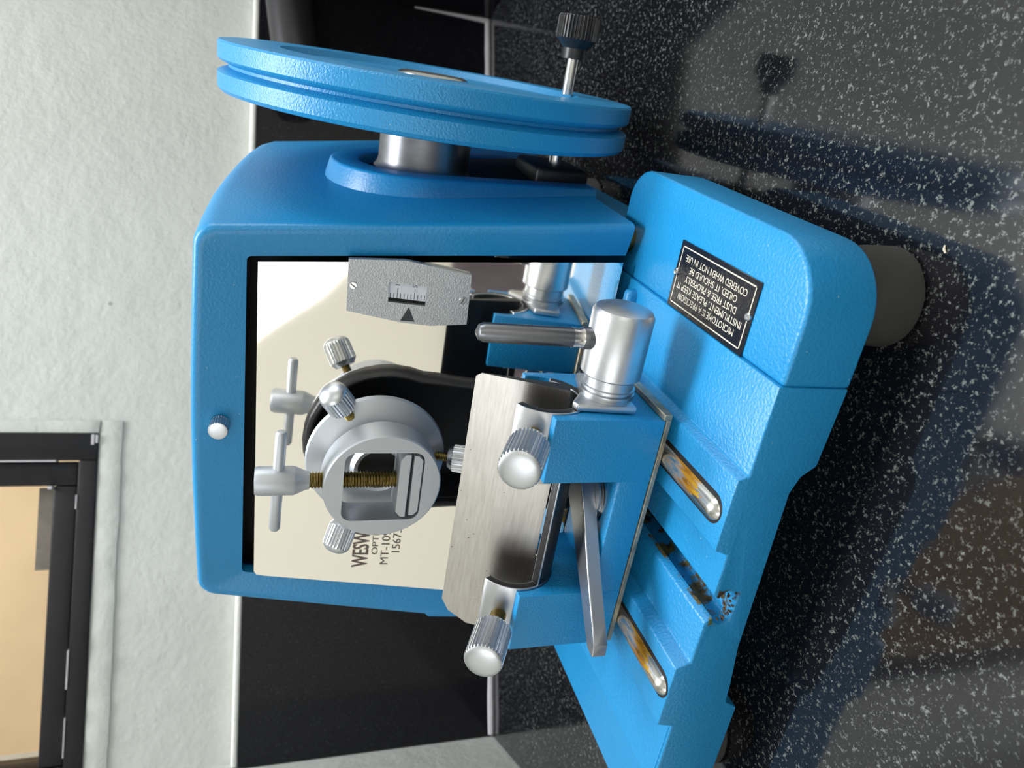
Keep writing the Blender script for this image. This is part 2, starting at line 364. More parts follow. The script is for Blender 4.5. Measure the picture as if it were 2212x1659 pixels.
# corridor seen through the window
bm = B()
rbox(bm, -1.0, 1.6, 1.5, 1.6, ZF, 1.8); rbox(bm, -1.1, -1.0, 0.12, 1.6, ZF, 1.8); rbox(bm, 1.6, 1.7, 0.12, 1.6, ZF, 1.8)
rbox(bm, -1.1, 1.7, 0.12, 1.6, 1.8, 1.9); rbox(bm, -1.1, 1.7, 0.12, 1.6, ZF - 0.1, ZF)
tag(obj('wall_corridor', bm, 'beige', smooth=0), 'warm beige corridor walls seen blurred through the window', kind='structure')

# window: outer frame, sash, pane, tape patch
win = tag(empty('window_1', W(0.18, 0.05, WZ0)), 'black painted window with a beige room beyond, in the plaster wall', kind='structure')
fr = B()
rbox(fr, 0.343, WS1, -0.004, 0.07, WZ0, WZ1); rbox(fr, WS0, 0.343, -0.004, 0.07, WZ0, 0.4705); rbox(fr, WS0, 0.008, -0.004, 0.07, 0.4705, WZ1); rbox(fr, 0.008, 0.343, -0.004, 0.07, WZ1 - 0.02, WZ1)
bevel(fr, 0.002, 2); obj('outer_frame', fr, 'frame', win)
fr = B()
rbox(fr, 0.315, 0.3415, 0.006, 0.05, 0.472, WZ1 - 0.022); rbox(fr, 0.018, 0.315, 0.006, 0.05, 0.472, 0.496); rbox(fr, 0.009, 0.018, 0.006, 0.05, 0.472, WZ1 - 0.022); rbox(fr, 0.018, 0.315, 0.006, 0.05, WZ1 - 0.045, WZ1 - 0.022)
bevel(fr, 0.003, 2); sash = obj('sash', fr, 'frame', win)
bm = B(); rbox(bm, 0.019, 0.314, 0.030, 0.033, 0.4965, WZ1 - 0.046); obj('pane', bm, 'glass', win)
bm = B(); rbox(bm, 0.222, 0.3125, 0.0275, 0.0288, 0.4990, 0.5140); tag(obj('tape_patch', bm, 'tape', win), 'grey tape strip stuck along the foot of the pane')
# scraped pale streaks on the black paint
for (s0, s1, z0, z1) in ((0.3415, 0.3432, 0.492, 0.60), (0.360, 0.3715, 0.456, 0.459), (0.362, 0.371, 0.4525, 0.4550), (0.312, 0.3150, 0.4945, 0.4985), (0.10, 0.14, 0.4700, 0.4716), (0.03, 0.07, 0.4700, 0.4712), (0.29, 0.305, 0.470, 0.4714)):
    bm = B(); rbox(bm, s0, s1, -0.0046, 0.0066, z0, z1); tag(obj('bare_streak', bm, 'grout', win), 'pale scraped streak in the black paint')
# plaster reveal strip beside and below the frame (slightly proud, lumpy)
bm = B(); rbox(bm, WS1, WS1 + 0.014, -0.0035, 0.02, WZ0 - 0.001, WZ1); rbox(bm, WS0, WS1 + 0.014, -0.0022, 0.02, WZ0 - 0.024, WZ0 - 0.0015)
bevel(bm, 0.0012, 2); bmesh.ops.subdivide_edges(bm, edges=[e for e in bm.edges if e.calc_length() > 0.05], cuts=60, use_grid_fill=True)
for v in bm.verts: v.co += BX * 0.0010 * mnoise.noise(v.co * 70) + V((0, 0, 0.0012 * mnoise.noise(v.co * 45 + V((9, 2, 4)))))
tag(obj('trim_1', bm, 'plaster', smooth=60), 'lumpy plaster patch edging the black window frame', kind='structure')

# counter, splashback, caulk
bm = B(); rbox(bm, 0.001, 0.954, -1.15, -0.001, -0.04, 0.0)
ct = obj('counter', bm, 'granite', smooth=0); tag(ct, 'polished speckled black granite counter under the blue machine', 'counter')
bm = B(); rbox(bm, 0.0015, 0.9365, -0.018, -0.001, 0.0005, 0.296)
tag(obj('splashback', bm, 'granite_wall', smooth=0), 'dark polished granite splashback slab against the plaster wall', 'splashback')
bm = B(); rbox(bm, 0.937, 0.954, -0.215, -0.001, 0.0005, 0.300)
tag(obj('side_splashback', bm, 'granite_wall', smooth=0), 'dark granite slab on the return wall at the right edge', 'splashback')
bm = B(); rbox(bm, 0.0015, 0.9365, -0.0165, -0.0005, 0.2963, 0.3035); bevel(bm, 0.0025, 3)
tag(obj('trim_2', bm, 'white_trim'), 'white plaster lip along the top of the dark splashback', kind='structure')
bm = B(); tube(bm, [W(0.004 + 0.935 * i / 40, -0.0195 + random.uniform(-0.0008, 0.0008), 0.0025) for i in range(41)], [0.0042 + random.uniform(-0.0006, 0.0006) for i in range(41)], 8)
tube(bm, [W(0.936, -0.020, 0.003 + 0.02 * i) for i in range(6)], [0.004, 0.003, 0.0024, 0.0018, 0.0014, 0.001], 8)
tag(obj('trim_3', bm, 'grout'), 'pale caulk line where the counter meets the splashback', kind='structure')

# dark pipe along the splashback, running out of the picture at the right
bm = B(); pa, pb = W(0.780, -0.046, 0.247), W(0.9365, -0.046, 0.268)
lathe(bm, [(0, 0), (0.024, 0), (0.027, 0.003), (0.027, (pb - pa).length - 0.001), (0, (pb - pa).length - 0.001)], pa, pb - pa, 40)
pipe = tag(obj('wall_pipe', bm, 'case'), 'dark grey round pipe along the splashback, behind the handwheel', 'pipe')

# ================================================================== MICROTOME
XM = -0.2365
mic = tag(empty('microtome', (XM, 0.45, 0.0)), 'blue cast-metal rotary microtome with a handwheel and polished steel front', 'microtome')
YF = 0.2464
# --- base casting
prof = [(-0.410, 0.0207), (-0.3126, 0.0215), (-0.3075, 0.0300), (-0.2944, 0.0312), (-0.2663, 0.0352), (-0.1690, 0.0385), (-0.1600, 0.0355), (-0.1540, 0.0285), (-0.1128, 0.0270),
        (-0.1128, 0.0650), (-0.1592, 0.0650), (-0.1612, 0.0705), (-0.2015, 0.0705), (-0.2045, 0.0625), (-0.2290, 0.0625),
        (-0.2325, 0.0580), (-0.2300, 0.0575), (-0.2272, 0.0540), (-0.2285, 0.0475), (-0.2470, 0.0475), (-0.2492, 0.0530), (-0.2465, 0.0575), (-0.2440, 0.0580), (-0.2470, 0.0625),
        (-0.2745, 0.0625), (-0.2775, 0.0705), (-0.3185, 0.0705), (-0.3215, 0.0607), (-0.4095, 0.0607)]
bm = B(); prism(bm, prof, 'y', YF, 0.420); bevel(bm, 0.0011, 2, 20)
plan = [(-0.1130, YF), (-0.083, YF)] + arc(-0.083, 0.2784, 0.032, -90, 0, 10)[1:] + [(-0.0490, 0.400)] + arc(-0.0705, 0.4115, 0.0215, 0, 80, 8) + [(-0.1130, 0.4340)]
t = B(); prism(t, plan, 'z', 0.0265, 0.0636); bevel(t, 0.0022, 3, 35); join(bm, t)
t = B(); box(t, -0.403, -0.088, 0.418, 0.665, 0.021, 0.0610); bevel(t, 0.003, 2); join(bm, t)
# rib in front of the steel panel
t = B(); box(t, -0.350, -0.1175, 0.3905, 0.3985, 0.055, 0.0712); bevel(t, 0.003, 3); join(bm, t)
base = obj('base_casting', bm, 'blue_base', mic, 35)
# shallow score line on the left shelf is the edge of a thin machined land
bm = B(); box(bm, -0.3700, -0.3225, YF + 0.002, 0.418, 0.0600, 0.06105); obj('machined_land', bm, 'blue_base', mic)
for (fx, fy, h) in ((-0.0755, 0.2722, 0.0268), (-0.372, 0.285, 0.0208), (-0.112, 0.632, 0.0212), (-0.372, 0.632, 0.0212)):
    bm = B(); lathe(bm, [(0, 0), (0.0225, 0), (0.0240, 0.0015), (0.0232, h * 0.6), (0.0215, h), (0, h)], (fx, fy, 0), (0, 0, 1), 40)
    tag(obj('foot', bm, 'rubber', mic), 'black rubber foot')
# guide rods lying in the two ridges, with flat black sheets painting the shade of their troughs
for (xr, yt) in ((-0.1838, 0.2505), (-0.2962, 0.2475)):
    pr_ = [(0, 0)] + [(0.0064 * math.sin(math.radians(a)), 0.0075 * (1 - math.cos(math.radians(a)))) for a in (20, 38, 55, 72, 90)] + [(0.0064, 0.150), (0, 0.150)]
    bm = B(); lathe(bm, pr_, (xr, yt, 0.0682), (0, 1, 0), 28); obj('guide_rod', bm, 'rod', mic)
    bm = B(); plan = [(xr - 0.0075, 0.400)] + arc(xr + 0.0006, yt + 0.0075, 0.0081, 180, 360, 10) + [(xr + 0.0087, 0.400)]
    prism(bm, plan, 'z', 0.0690, 0.07065); obj('trough_shade', bm, 'cavity', mic)
# rust and grease crumbs at the slot mouth
bm = B()
for i in range(34):
    y = random.choice([YF + 0.0005, random.uniform(YF, 0.30)]); side = random.choice((-0.2462, -0.2300)) if y > YF + 0.001 else random.uniform(-0.246, -0.229)
    z = 0.0585 if y > YF + 0.001 else random.uniform(0.048, 0.0545); r = random.uniform(0.0003, 0.0008)
    c = V((side + random.uniform(-0.001, 0.001), y, z + random.uniform(0, 0.001)))
    t = B(); bmesh.ops.create_icosphere(t, subdivisions=1, radius=r)
    for v in t.verts: v.co = V((v.co.x, v.co.y * 2, v.co.z)) * random.uniform(0.7, 1.2) + c
    join(bm, t)
tag(obj('rust_deposit', bm, 'rust', mic), 'brown rust and grease at the mouth of the T-slot', kind='stuff')
# bumper pin under the cover corner
bm = B(); lathe(bm, [(0, 0), (0.0085, 0), (0.0085, 0.006), (0.006, 0.0075), (0, 0.0075)], (-0.092, 0.420, 0.0630), (0, 0, 1), 24); obj('cover_bumper', bm, 'brass', mic)

# --- nameplate on the right shelf (reads from the handwheel side)
px0, px1, py0, py1, pz = -0.1126, -0.0757, 0.2795, 0.3560, 0.0637
bm = B(); box(bm, px0, px1, py0, py1, pz, pz + 0.0009); bevel(bm, 0.0003, 1); npl = obj('nameplate', bm, 'plate_black', mic)
zz = pz + 0.00095
bm = B(); w = 0.0007; i0 = 0.0026
box(bm, px0 + i0, px0 + i0 + w, py0 + i0, py1 - i0, pz + 0.0008, zz); box(bm, px1 - i0 - w, px1 - i0, py0 + i0, py1 - i0, pz + 0.0008, zz)
box(bm, px0 + i0, px1 - i0, py0 + i0, py0 + i0 + w, pz + 0.0008, zz); box(bm, px0 + i0, px1 - i0, py1 - i0 - w, py1 - i0, pz + 0.0008, zz)
obj('border_line', bm, 'plate_cream', npl)
lines = [('MICROTOME IS A PRECISION', 0.0565), ('INSTRUMENT. PLEASE KEEP IT', 0.0650), ('DUST FREE & PROPERLY', 0.0510), ('OILED. IT SHOULD BE', 0.0470), ('COVERED WHEN NOT IN USE', 0.0600)]
for i, (tx, wd_) in enumerate(lines):
    xb = px0 + 0.0098 + i * 0.0052
    bm = text_mesh(tx, 0.0052, (xb, (py0 + py1) / 2 - wd_ / 2, zz - 0.00004), (0, 1, 0), (-1, 0, 0), 0.0001, wd_)
    tag(obj('lettering', bm, 'plate_cream', npl, 0), 'cream lettering: ' + tx.lower())
for (x, y) in (((px0 + px1) / 2 + 0.001, py0 + 0.0024), ((px0 + px1) / 2 + 0.001, py1 - 0.0024)):
    bm = B(); lathe(bm, [(0, 0), (0.0021, 0), (0.0021, 0.0008), (0.0015, 0.0014), (0, 0.0015)], (x, y, zz - 0.0001), (0, 0, 1), 20)
    s = obj('plate_screw', bm, 'steel', npl)

# --- housing cover: drafted shell with a raised frame round the steel panel
KF = 0.09
def yfront(z): return 0.4025 + KF * (z - 0.07)
def section(xl0, xl1, xr0, xr1, zb, zt, rad, n=6, crown=0.0025):
    """open arch from bottom left over the top to bottom right: x at zb and at zt on both sides"""
    def xl(z): return xl0 + (xl1 - xl0) * (z - zb) / (zt - zb)
    def xr(z): return xr0 + (xr1 - xr0) * (z - zb) / (zt - zb)
    pts = [(xl(zb + (zt - rad - zb) * i / 5), zb + (zt - rad - zb) * i / 5) for i in range(5)]
    c = (xl(zt - rad) + rad, zt - rad); pts += arc(c[0], c[1], rad, 180, 90, n)
    c2 = (xr(zt - rad) - rad, zt - rad)
    a, e = c[0], c2[0]
    pts += [(a + (e - a) * i / 6, zt + crown * math.sin(math.pi * i / 6)) for i in range(1, 6)]
    pts += arc(c2[0], c2[1], rad, 90, 0, n)
    pts += [(xr(zb + (zt - rad - zb) * (4 - i) / 5), zb + (zt - rad - zb) * (4 - i) / 5) for i in range(5)]
    return pts
def shell(bm, rows):
    vr = [[bm.verts.new(p) for p in r] for r in rows]; fs = []
    for a, c in zip(vr, vr[1:]):
        for i in range(len(a) - 1): fs.append(bm.faces.new((a[i], a[i + 1], c[i + 1], c[i])))
    return vr, fs
ZB = 0.0705
def outer(inset=0.0, zt=0.3185, back=0.0):     # outer outline, back widens it slightly towards the rear
    return section(-0.3925 + inset, -0.3600 + inset, -0.0797 - inset + back, -0.1085 - inset + back, ZB, zt - inset, max(0.013 - inset * 0.6, 0.004))
op = section(-0.3660, -0.3440, -0.1000, -0.1243, ZB, 0.2905, 0.003, crown=0.0)
rows = []
rows.append([(x, yfront(z) + 0.012, z) for x, z in op])                     # returns into the opening
rows.append([(x, yfront(z) + 0.0042, z) for x, z in op])
for ins, dy in ((0.0060, 0.0004), (0.0035, 0.0), (0.0016, 0.0006), (0.0004, 0.0025), (0.0, 0.0060)):
    rows.append([(x, yfront(z) + dy, z) for x, z in outer(ins)])
prof_top = [(0.455, 0.3178), (0.505, 0.3150), (0.550, 0.3103), (0.592, 0.3047), (0.632, 0.2980), (0.655, 0.2923), (0.668, 0.2860)]
for (y, zt) in prof_top:
    k = (y - 0.43)
    rows.append([(x, y + max(0, (0.3185 - z) * 0.0) , z) for x, z in outer(0.0, zt, 0.05 * k)])
last = rows[-1]
cxm = sum(p[0] for p in last) / len(last)
rows.append([(cxm + (x - cxm) * 0.975, 0.6735, ZB + (z - ZB) * 0.97) for x, y, z in last])
rows.append([(cxm + (x - cxm) * 0.90, 0.6750, ZB + (z - ZB) * 0.92) for x, y, z in last])
bm = B(); vr, fs = shell(bm, rows)
bm.faces.new(vr[-1])
bmesh.ops.recalc_face_normals(bm, faces=bm.faces[:])
bmesh.ops.solidify(bm, geom=bm.faces[:], thickness=0.003) if False else None
# cast lug low on the left flank
t = B(); prism(t, [(-0.398, ZB), (-0.388, ZB), (-0.380, 0.160), (-0.3855, 0.1615), (-0.3885, 0.159)], 'y', 0.4180, 0.470); bevel(t, 0.0015, 2); join(bm, t)
cov = obj('housing_cover', bm, 'blue', mic, 50)
# black sheet added inside the shell so that the gap round the panel stays dark
bm = B(); box(bm, -0.355, -0.122, 0.452, 0.460, ZB + 0.001, 0.300); obj('gap_shade_sheet', bm, 'cavity', mic)
# small ridged knob on the cover frame
bm = B(); knob(bm, (-0.2295, yfront(0.3040) + 0.0015, 0.3040), (0, -1, 0.09), 0.0058, 0.0105, 0.10, 22)
tag(obj('cover_knob', bm, 'knurl', mic), 'small ridged silver knob on the cover frame')

# --- boss for the shaft on the right flank of the cover
YW, ZW = 0.540, 0.1756
def flank_x(y, z): return -0.0797 - 0.118 * (z - 0.07) + 0.05 * (y - 0.43)
def stad(R, n=18, zb=0.0675): return [(YW - R, zb)] + arc(YW, ZW, R, 180, 0, n) + [(YW + R, zb)]
def ring_side(bm, outer_pts, inner_pts, xo):
    n = len(outer_pts)
    o1 = [bm.verts.new((xo(p), p[0], p[1])) for p in outer_pts]; i1 = [bm.verts.new((xo(p), p[0], p[1])) for p in inner_pts]
    o0 = [bm.verts.new((flank_x(p[0], p[1]) - 0.006, YW + (p[0] - YW) * 1.07, ZW + (p[1] - ZW) * (1.07 if p[1] > ZW else 1.0))) for p in outer_pts]; i0_ = [bm.verts.new((flank_x(p[0], p[1]) - 0.004, p[0], p[1])) for p in inner_pts]
    for k in range(n - 1):
        bm.faces.new((o1[k], o1[k + 1], i1[k + 1], i1[k])); bm.faces.new((o0[k], o0[k + 1], o1[k + 1], o1[k])); bm.faces.new((i1[k], i1[k + 1], i0_[k + 1], i0_[k]))
    for k in (0, n - 1): bm.faces.new((o1[k], i1[k], i0_[k], o0[k]))
    bmesh.ops.recalc_face_normals(bm, faces=bm.faces[:])
bm = B(); ring_side(bm, stad(0.0645), stad(0.0450), lambda p: -0.0790 - 0.055 * (p[1] - ZW)); bevel(bm, 0.0016, 2, 40)
obj('shaft_boss', bm, 'blue', mic, 40)
bm = B(); f = bm.faces.new([bm.verts.new((flank_x(p[0], p[1]) + 0.0010, p[0], p[1])) for p in stad(0.0452)]); e = bmesh.ops.extrude_face_region(bm, geom=[f])
for g in e['geom']:
    if isinstance(g, bmesh.types.BMVert): g.co += V((-0.004, 0, 0))
bmesh.ops.recalc_face_normals(bm, faces=bm.faces[:]); obj('recess_shade_patch', bm, 'cavity', mic, 0)  # black patch on the closed flank paints the shade of a recess
bm = B(); lathe(bm, [(0, 0), (0.0350, 0), (0.0350, 0.004), (0.0332, 0.006), (0.0320, 0.010), (0.0320, 0.0400), (0, 0.0400)], (-0.0880, YW, ZW), (1, 0, 0), 56); obj('drive_shaft', bm, 'steel_dark', mic)
bm = B(); box(bm, -0.0830, -0.0665, 0.5050, 0.5600, 0.0620, 0.1020); bevel(bm, 0.004, 3); obj('lock_block', bm, 'black', mic)

# --- handwheel with groove, hub and winding handle
R = 0.1370; xo, xi = -0.0183, -0.0485
prof = [(0, 0.0), (0.030, 0.0), (0.094, 0.0), (R - 0.0055, 0.0), (R - 0.0018, 0.0008), (R, 0.0030), (R, 0.0118), (R - 0.0016, 0.0128), (R - 0.0066, 0.0146), (R - 0.0066, 0.0163), (R - 0.0012, 0.0184), (R, 0.0198), (R, 0.0287), (R - 0.0010, 0.0299), (R - 0.003, 0.0302), (0.100, 0.0302), (0.096, 0.0260), (0.036, 0.0240), (0, 0.0240)]
bm = B(); lathe(bm, prof, (xi, YW, ZW), (1, 0, 0), 128); whl = obj('handwheel', bm, 'blue_rough', mic, 32)
bm = B(); lathe(bm, [(0, 0), (0.024, 0), (0.024, 0.0035), (0.021, 0.0048), (0, 0.0048)], (xi + 0.0240, YW, ZW), (1, 0, 0), 48); tag(obj('hub_cap', bm, 'steel', whl), 'bright steel hub cap')
hy, hz = 0.5286, 0.0813
bm = B(); tube(bm, [(-0.0685, hy, hz), (-0.048, hy, hz)], 0.0050, 20); tag(obj('lock_pin', bm, 'steel', whl), 'bright steel locking pin')
bm = B(); lathe(bm, [(0, 0), (0.0039, 0), (0.0039, 0.0235), (0, 0.0235)], (xo - 0.0005, hy, hz), (1, 0, 0), 24); tag(obj('handle_stem', bm, 'steel', whl), 'bright steel handle stem')
bm = B()
lathe(bm, [(0, 0), (0.0085, 0), (0.0085, 0.0067), (0.0089, 0.0072), (0.0138, 0.0124), (0.0146, 0.0129), (0.0146, 0.0262), (0.0138, 0.0272), (0, 0.0272)], (0.0045, hy, hz), (1, 0, 0), 144, ribs=(5, 6, 0.0011))
tag(obj('handle_knob', bm, 'black', whl, 30), 'black ridged plastic handle knob')

# --- polished steel panel with a keyhole opening
def yp(z): return 0.4040 + KF * (z - 0.07)
def panel_pt(x, z, off=0.0): return V((x, yp(z), z)) + V((0, -1, KF)).normalized() * off
def keyhole(hw_top, hw, zc, zb, n=22):
    pts = [(-hw, zb), (-hw, zc - 0.055)]
    he = hw_top * 0.94
    pts += [(-hw - (he - hw) * (0.5 - 0.5 * math.cos(math.pi * k / 5)), zc - 0.055 + 0.037 * k / 5) for k in range(1, 5)]
    pts += [(hw_top * math.cos(math.radians(a)), zc + hw_top * math.sin(math.radians(a))) for a in [200 - (220 * k / n) for k in range(n + 1)]]
    pts += [(hw + (he - hw) * (0.5 - 0.5 * math.cos(math.pi * k / 5)), zc - 0.055 + 0.037 * k / 5) for k in range(4, 0, -1)]
    pts += [(hw, zc - 0.055), (hw, zb)]
    return [(XM + 0.0005 + x, z) for x, z in pts]
ZK = 0.2035
kh_in, kh_out = keyhole(0.0465, 0.0420, ZK, 0.0720), keyhole(0.0525, 0.0465, ZK, 0.0720)
bm = B()
outl = [(-0.3657, 0.0722), (-0.3452, 0.2760), (-0.3440, 0.2812), (-0.3415, 0.2828), (-0.1262, 0.2845), (-0.1040, 0.0722)]
loop = [bm.verts.new(panel_pt(x, z)) for x, z in outl]
hole = [bm.verts.new(panel_pt(x, z)) for x, z in kh_in]
# one closed outline: the keyhole runs out through the lower edge
seq = loop + hole[::-1]
f = bm.faces.new(seq)
bmesh.ops.triangulate(bm, faces=[f])
ext = bmesh.ops.extrude_face_region(bm, geom=bm.faces[:])
for g in ext['geom']:
    if isinstance(g, bmesh.types.BMVert): g.co += V((0, 0.0012, 0))
bmesh.ops.recalc_face_normals(bm, faces=bm.faces[:])
obj('steel_panel', bm, 'mirror', mic, 20)
# raised black lip round the keyhole, and the dark well behind it
bm = B(); n = len(kh_in)
def ringv(pts, off): return [bm.verts.new(panel_pt(x, z, off)) for x, z in pts]
def lerp(a, c, t): return [(p[0] + (q[0] - p[0]) * t, p[1] + (q[1] - p[1]) * t) for p, q in zip(a, c)]
rws = [ringv(kh_out, -0.001), ringv(kh_out, 0.0025), ringv(lerp(kh_out, kh_in, 0.25), 0.0055), ringv(lerp(kh_out, kh_in, 0.6), 0.0068), ringv(lerp(kh_out, kh_in, 0.9), 0.0060), ringv(kh_in, 0.004), ringv(kh_in, -0.030)]
for a, c in zip(rws, rws[1:]):
    for i in range(n - 1): bm.faces.new((a[i], a[i + 1], c[i + 1], c[i]))
bmesh.ops.recalc_face_normals(bm, faces=bm.faces[:])
obj('keyhole_lip', bm, 'black', mic, 60)
bm = B(); f = bm.faces.new([bm.verts.new(panel_pt(x, z, -0.030)) for x, z in kh_in]); bmesh.ops.recalc_face_normals(bm, faces=[f]); e = bmesh.ops.extrude_face_region(bm, geom=[f])
for g in e['geom']:
    if isinstance(g, bmesh.types.BMVert): g.co += V((0, 0.002, 0))
obj('well_back', bm, 'cavity', mic, 0)
# etched maker's marks on the panel
ex, ey = V((1, 0, 0)), V((0, KF, 1)).normalized()
for tx, sz, xw, zb_, wid in (('WESW', 0.0150, -0.3372, 0.2086, 0.0298), ('OPTI', 0.0060, -0.3268, 0.2022, 0.0170), ('MT-109', 0.0080, -0.3356, 0.1945, 0.0285), ('15673', 0.0080, -0.3263, 0.1872, 0.0200)):
    bm = text_mesh(tx, sz, panel_pt(xw, zb_, 0.00012), ex, ey, 0.00015, wid, bold=0.02 if sz > 0.01 else 0.0)
    tag(obj('etched_lettering', bm, 'etch', mic, 0), 'grey etched lettering: ' + tx.lower())

# --- thickness gauge plate on the panel
def gp(x, z, off): return panel_pt(x, z, off)
gout = [(-0.1180, 0.2358), (-0.1180, 0.2330), (-0.1156, 0.2040), (-0.1165, 0.1960), (-0.1206, 0.1650), (-0.1512, 0.1640), (-0.1540, 0.1850), (-0.1536, 0.2020), (-0.1490, 0.2350)]
gwin = [(-0.1294, 0.2122), (-0.1300, 0.1897), (-0.1420, 0.1900), (-0.1413, 0.2118)]
gt = 0.0042
bm = B()
def gface(off):
    lo = [bm.verts.new(gp(x, z, off)) for x, z in gout]; li = [bm.verts.new(gp(x, z, off)) for x, z in gwin]; return lo, li
(to, ti), (bo, bi) = gface(gt), gface(0.0003)
es = []
for lp in (to, ti):
    for i in range(len(lp)): es.append(bm.edges.new((lp[i], lp[(i + 1) % len(lp)])))
bmesh.ops.triangle_fill(bm, edges=es, use_beauty=True, use_dissolve=False)
for lt, lb in ((to, bo), (ti, bi)):
    for i in range(len(lt)): bm.faces.new((lt[i], lt[(i + 1) % len(lt)], lb[(i + 1) % len(lb)], lb[i]))
bmesh.ops.recalc_face_normals(bm, faces=bm.faces[:])
gauge = obj('gauge_plate', bm, 'alu_hammer', mic, 25)
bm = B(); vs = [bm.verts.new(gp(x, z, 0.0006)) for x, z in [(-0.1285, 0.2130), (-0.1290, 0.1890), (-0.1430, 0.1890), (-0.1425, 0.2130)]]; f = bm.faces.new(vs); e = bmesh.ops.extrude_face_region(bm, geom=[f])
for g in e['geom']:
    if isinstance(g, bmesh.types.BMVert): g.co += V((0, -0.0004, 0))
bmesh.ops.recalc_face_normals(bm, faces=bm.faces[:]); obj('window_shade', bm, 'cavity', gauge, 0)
bm = B(); vs = [bm.verts.new(gp(x, z, 0.0014)) for x, z in [(-0.1285, 0.2128), (-0.1290, 0.1892), (-0.1400, 0.1892), (-0.1392, 0.2128)]]; f = bm.faces.new(vs); e = bmesh.ops.extrude_face_region(bm, geom=[f])
for g in e['geom']:
    if isinstance(g, bmesh.types.BMVert): g.co += V((0, -0.0004, 0))
bmesh.ops.recalc_face_normals(bm, faces=bm.faces[:]); obj('scale_drum', bm, 'white_scale', gauge, 0)
bm = B()
for i in range(11):
    z = 0.1907 + i * 0.00200; L = 0.0062 if i in (3, 8) else 0.0030
    obox(bm, gp(-0.1393 + L / 2, z, 0.0019), ex, ey, ex.cross(ey), L / 2, 0.00017, 0.00006)
obj('scale_tick', bm, 'ink', gauge, 0)
for tx, z in (('10', 0.2057), ('5', 0.1957)):
    bm = text_mesh(tx, 0.0040, gp(-0.1322, z - 0.0002, 0.0019), ex, ey, 0.0001); obj('scale_number', bm, 'ink', gauge, 0)
bm = B(); vs = [bm.verts.new(gp(x, z, gt + 0.00006)) for x, z in [(-0.1433, 0.1995), (-0.1524, 0.2037), (-0.1522, 0.1952)]]; f = bm.faces.new(vs); e = bmesh.ops.extrude_face_region(bm, geom=[f])
for g in e['geom']:
    if isinstance(g, bmesh.types.BMVert): g.co += V((0, 0.0002, 0))
bmesh.ops.recalc_face_normals(bm, faces=bm.faces[:]); tag(obj('index_arrow', bm, 'ink', gauge, 0), 'black triangular index arrow')
for (x, z, a) in ((-0.1333, 0.2322, 55), (-0.1362, 0.1683, -25)):
    bm = B(); o = gp(x, z, gt - 0.0008); nrm = V((0, -1, KF)).normalized()
    lathe(bm, [(0, 0), (0.0023, 0), (0.0023, 0.0011), (0.0020, 0.0015), (0, 0.0015)], o, nrm, 24); sc_ = obj('gauge_screw', bm, 'steel', gauge)
    bm = B(); u = ex * math.cos(math.radians(a)) + ey * math.sin(math.radians(a)); obox(bm, o + nrm * 0.00145, u, nrm.cross(u), nrm, 0.0019, 0.00028, 0.0001)
    tag(obj('gauge_screw_slot', bm, 'ink', gauge, 0), 'dark slot of the gauge plate screw')

# --- specimen clamp on its ball joint
CX, CZ, CY = -0.2372, 0.2128, 0.363
RC = 0.0340
clamp_parts = {}
hs, hr = 0.0228, 0.006
sq = arc(hs - hr, hs - hr, hr, 0, 90, 4) + arc(-hs + hr, hs - hr, hr, 90, 180, 4) + arc(-hs + hr, -hs + hr, hr, 180, 270, 4) + arc(hs - hr, -hs + hr, hr, 270, 360, 4)
bm = B()
def circ(r, n=72): return [(r * math.cos(2 * math.pi * i / n), r * math.sin(2 * math.pi * i / n)) for i in range(n)]
def lo(pts, y): return [bm.verts.new((CX + x, y, CZ + z)) for x, z in pts]
f_o, f_i = lo(circ(RC - 0.0008), CY), lo(sq, CY)
f_o2 = lo(circ(RC), CY + 0.0008); b_o = lo(circ(RC), CY + 0.0175); b_o2 = lo(circ(RC - 0.0012), CY + 0.0190); b_i = lo(sq, CY + 0.0190)
for l1, l2 in ((f_o, f_o2), (f_o2, b_o), (b_o, b_o2), (f_i, b_i)):
    for i in range(len(l1)): bm.faces.new((l1[i], l1[(i + 1) % len(l1)], l2[(i + 1) % len(l2)], l2[i]))
for oo, ii in ((f_o, f_i), (b_o2, b_i)):
    es = []
    for lp in (oo, ii):
        for i in range(len(lp)):
            e = bm.edges.get((lp[i], lp[(i + 1) % len(lp)])) or bm.edges.new((lp[i], lp[(i + 1) % len(lp)])); es.append(e)
    bmesh.ops.triangle_fill(bm, edges=es, use_beauty=True, use_dissolve=False)
bmesh.ops.recalc_face_normals(bm, faces=bm.faces[:])
scl = obj('specimen_clamp', bm, 'alu_matt', mic, 35)
# jaws
bm = B(); w_, x0_, x1_ = 0.0, CX - 0.0205, CX + 0.0205
def jaw(z0, z1, ch): return [(CX - 0.0215, z0 + ch), (CX - 0.0185, z0), (CX + 0.0185, z0), (CX + 0.0215, z0 + ch), (CX + 0.0215, z1 - ch), (CX + 0.0185, z1), (CX - 0.0185, z1), (CX - 0.0215, z1 - ch)]
bm = B(); prism(bm, [(CX - 0.0215, CZ - 0.0150), (CX + 0.0215, CZ - 0.0150), (CX + 0.0215, CZ - 0.0118), (CX + 0.0175, CZ - 0.0085), (CX - 0.0175, CZ - 0.0085), (CX - 0.0215, CZ - 0.0118)], 'y', CY + 0.0004, CY + 0.0180); bevel(bm, 0.0004, 1); obj('moving_jaw', bm, 'alu_matt', scl)
bm = B(); prism(bm, [(CX - 0.0205, CZ - 0.0165), (CX + 0.0205, CZ - 0.0165), (CX + 0.0205, CZ - 0.0195)] + [(CX + 0.0175, CZ - 0.0222), (CX - 0.0175, CZ - 0.0222), (CX - 0.0205, CZ - 0.0195)], 'y', CY + 0.0004, CY + 0.0180); bevel(bm, 0.0004, 1); obj('fixed_jaw', bm, 'alu_matt', scl)
yS = CY + 0.0090
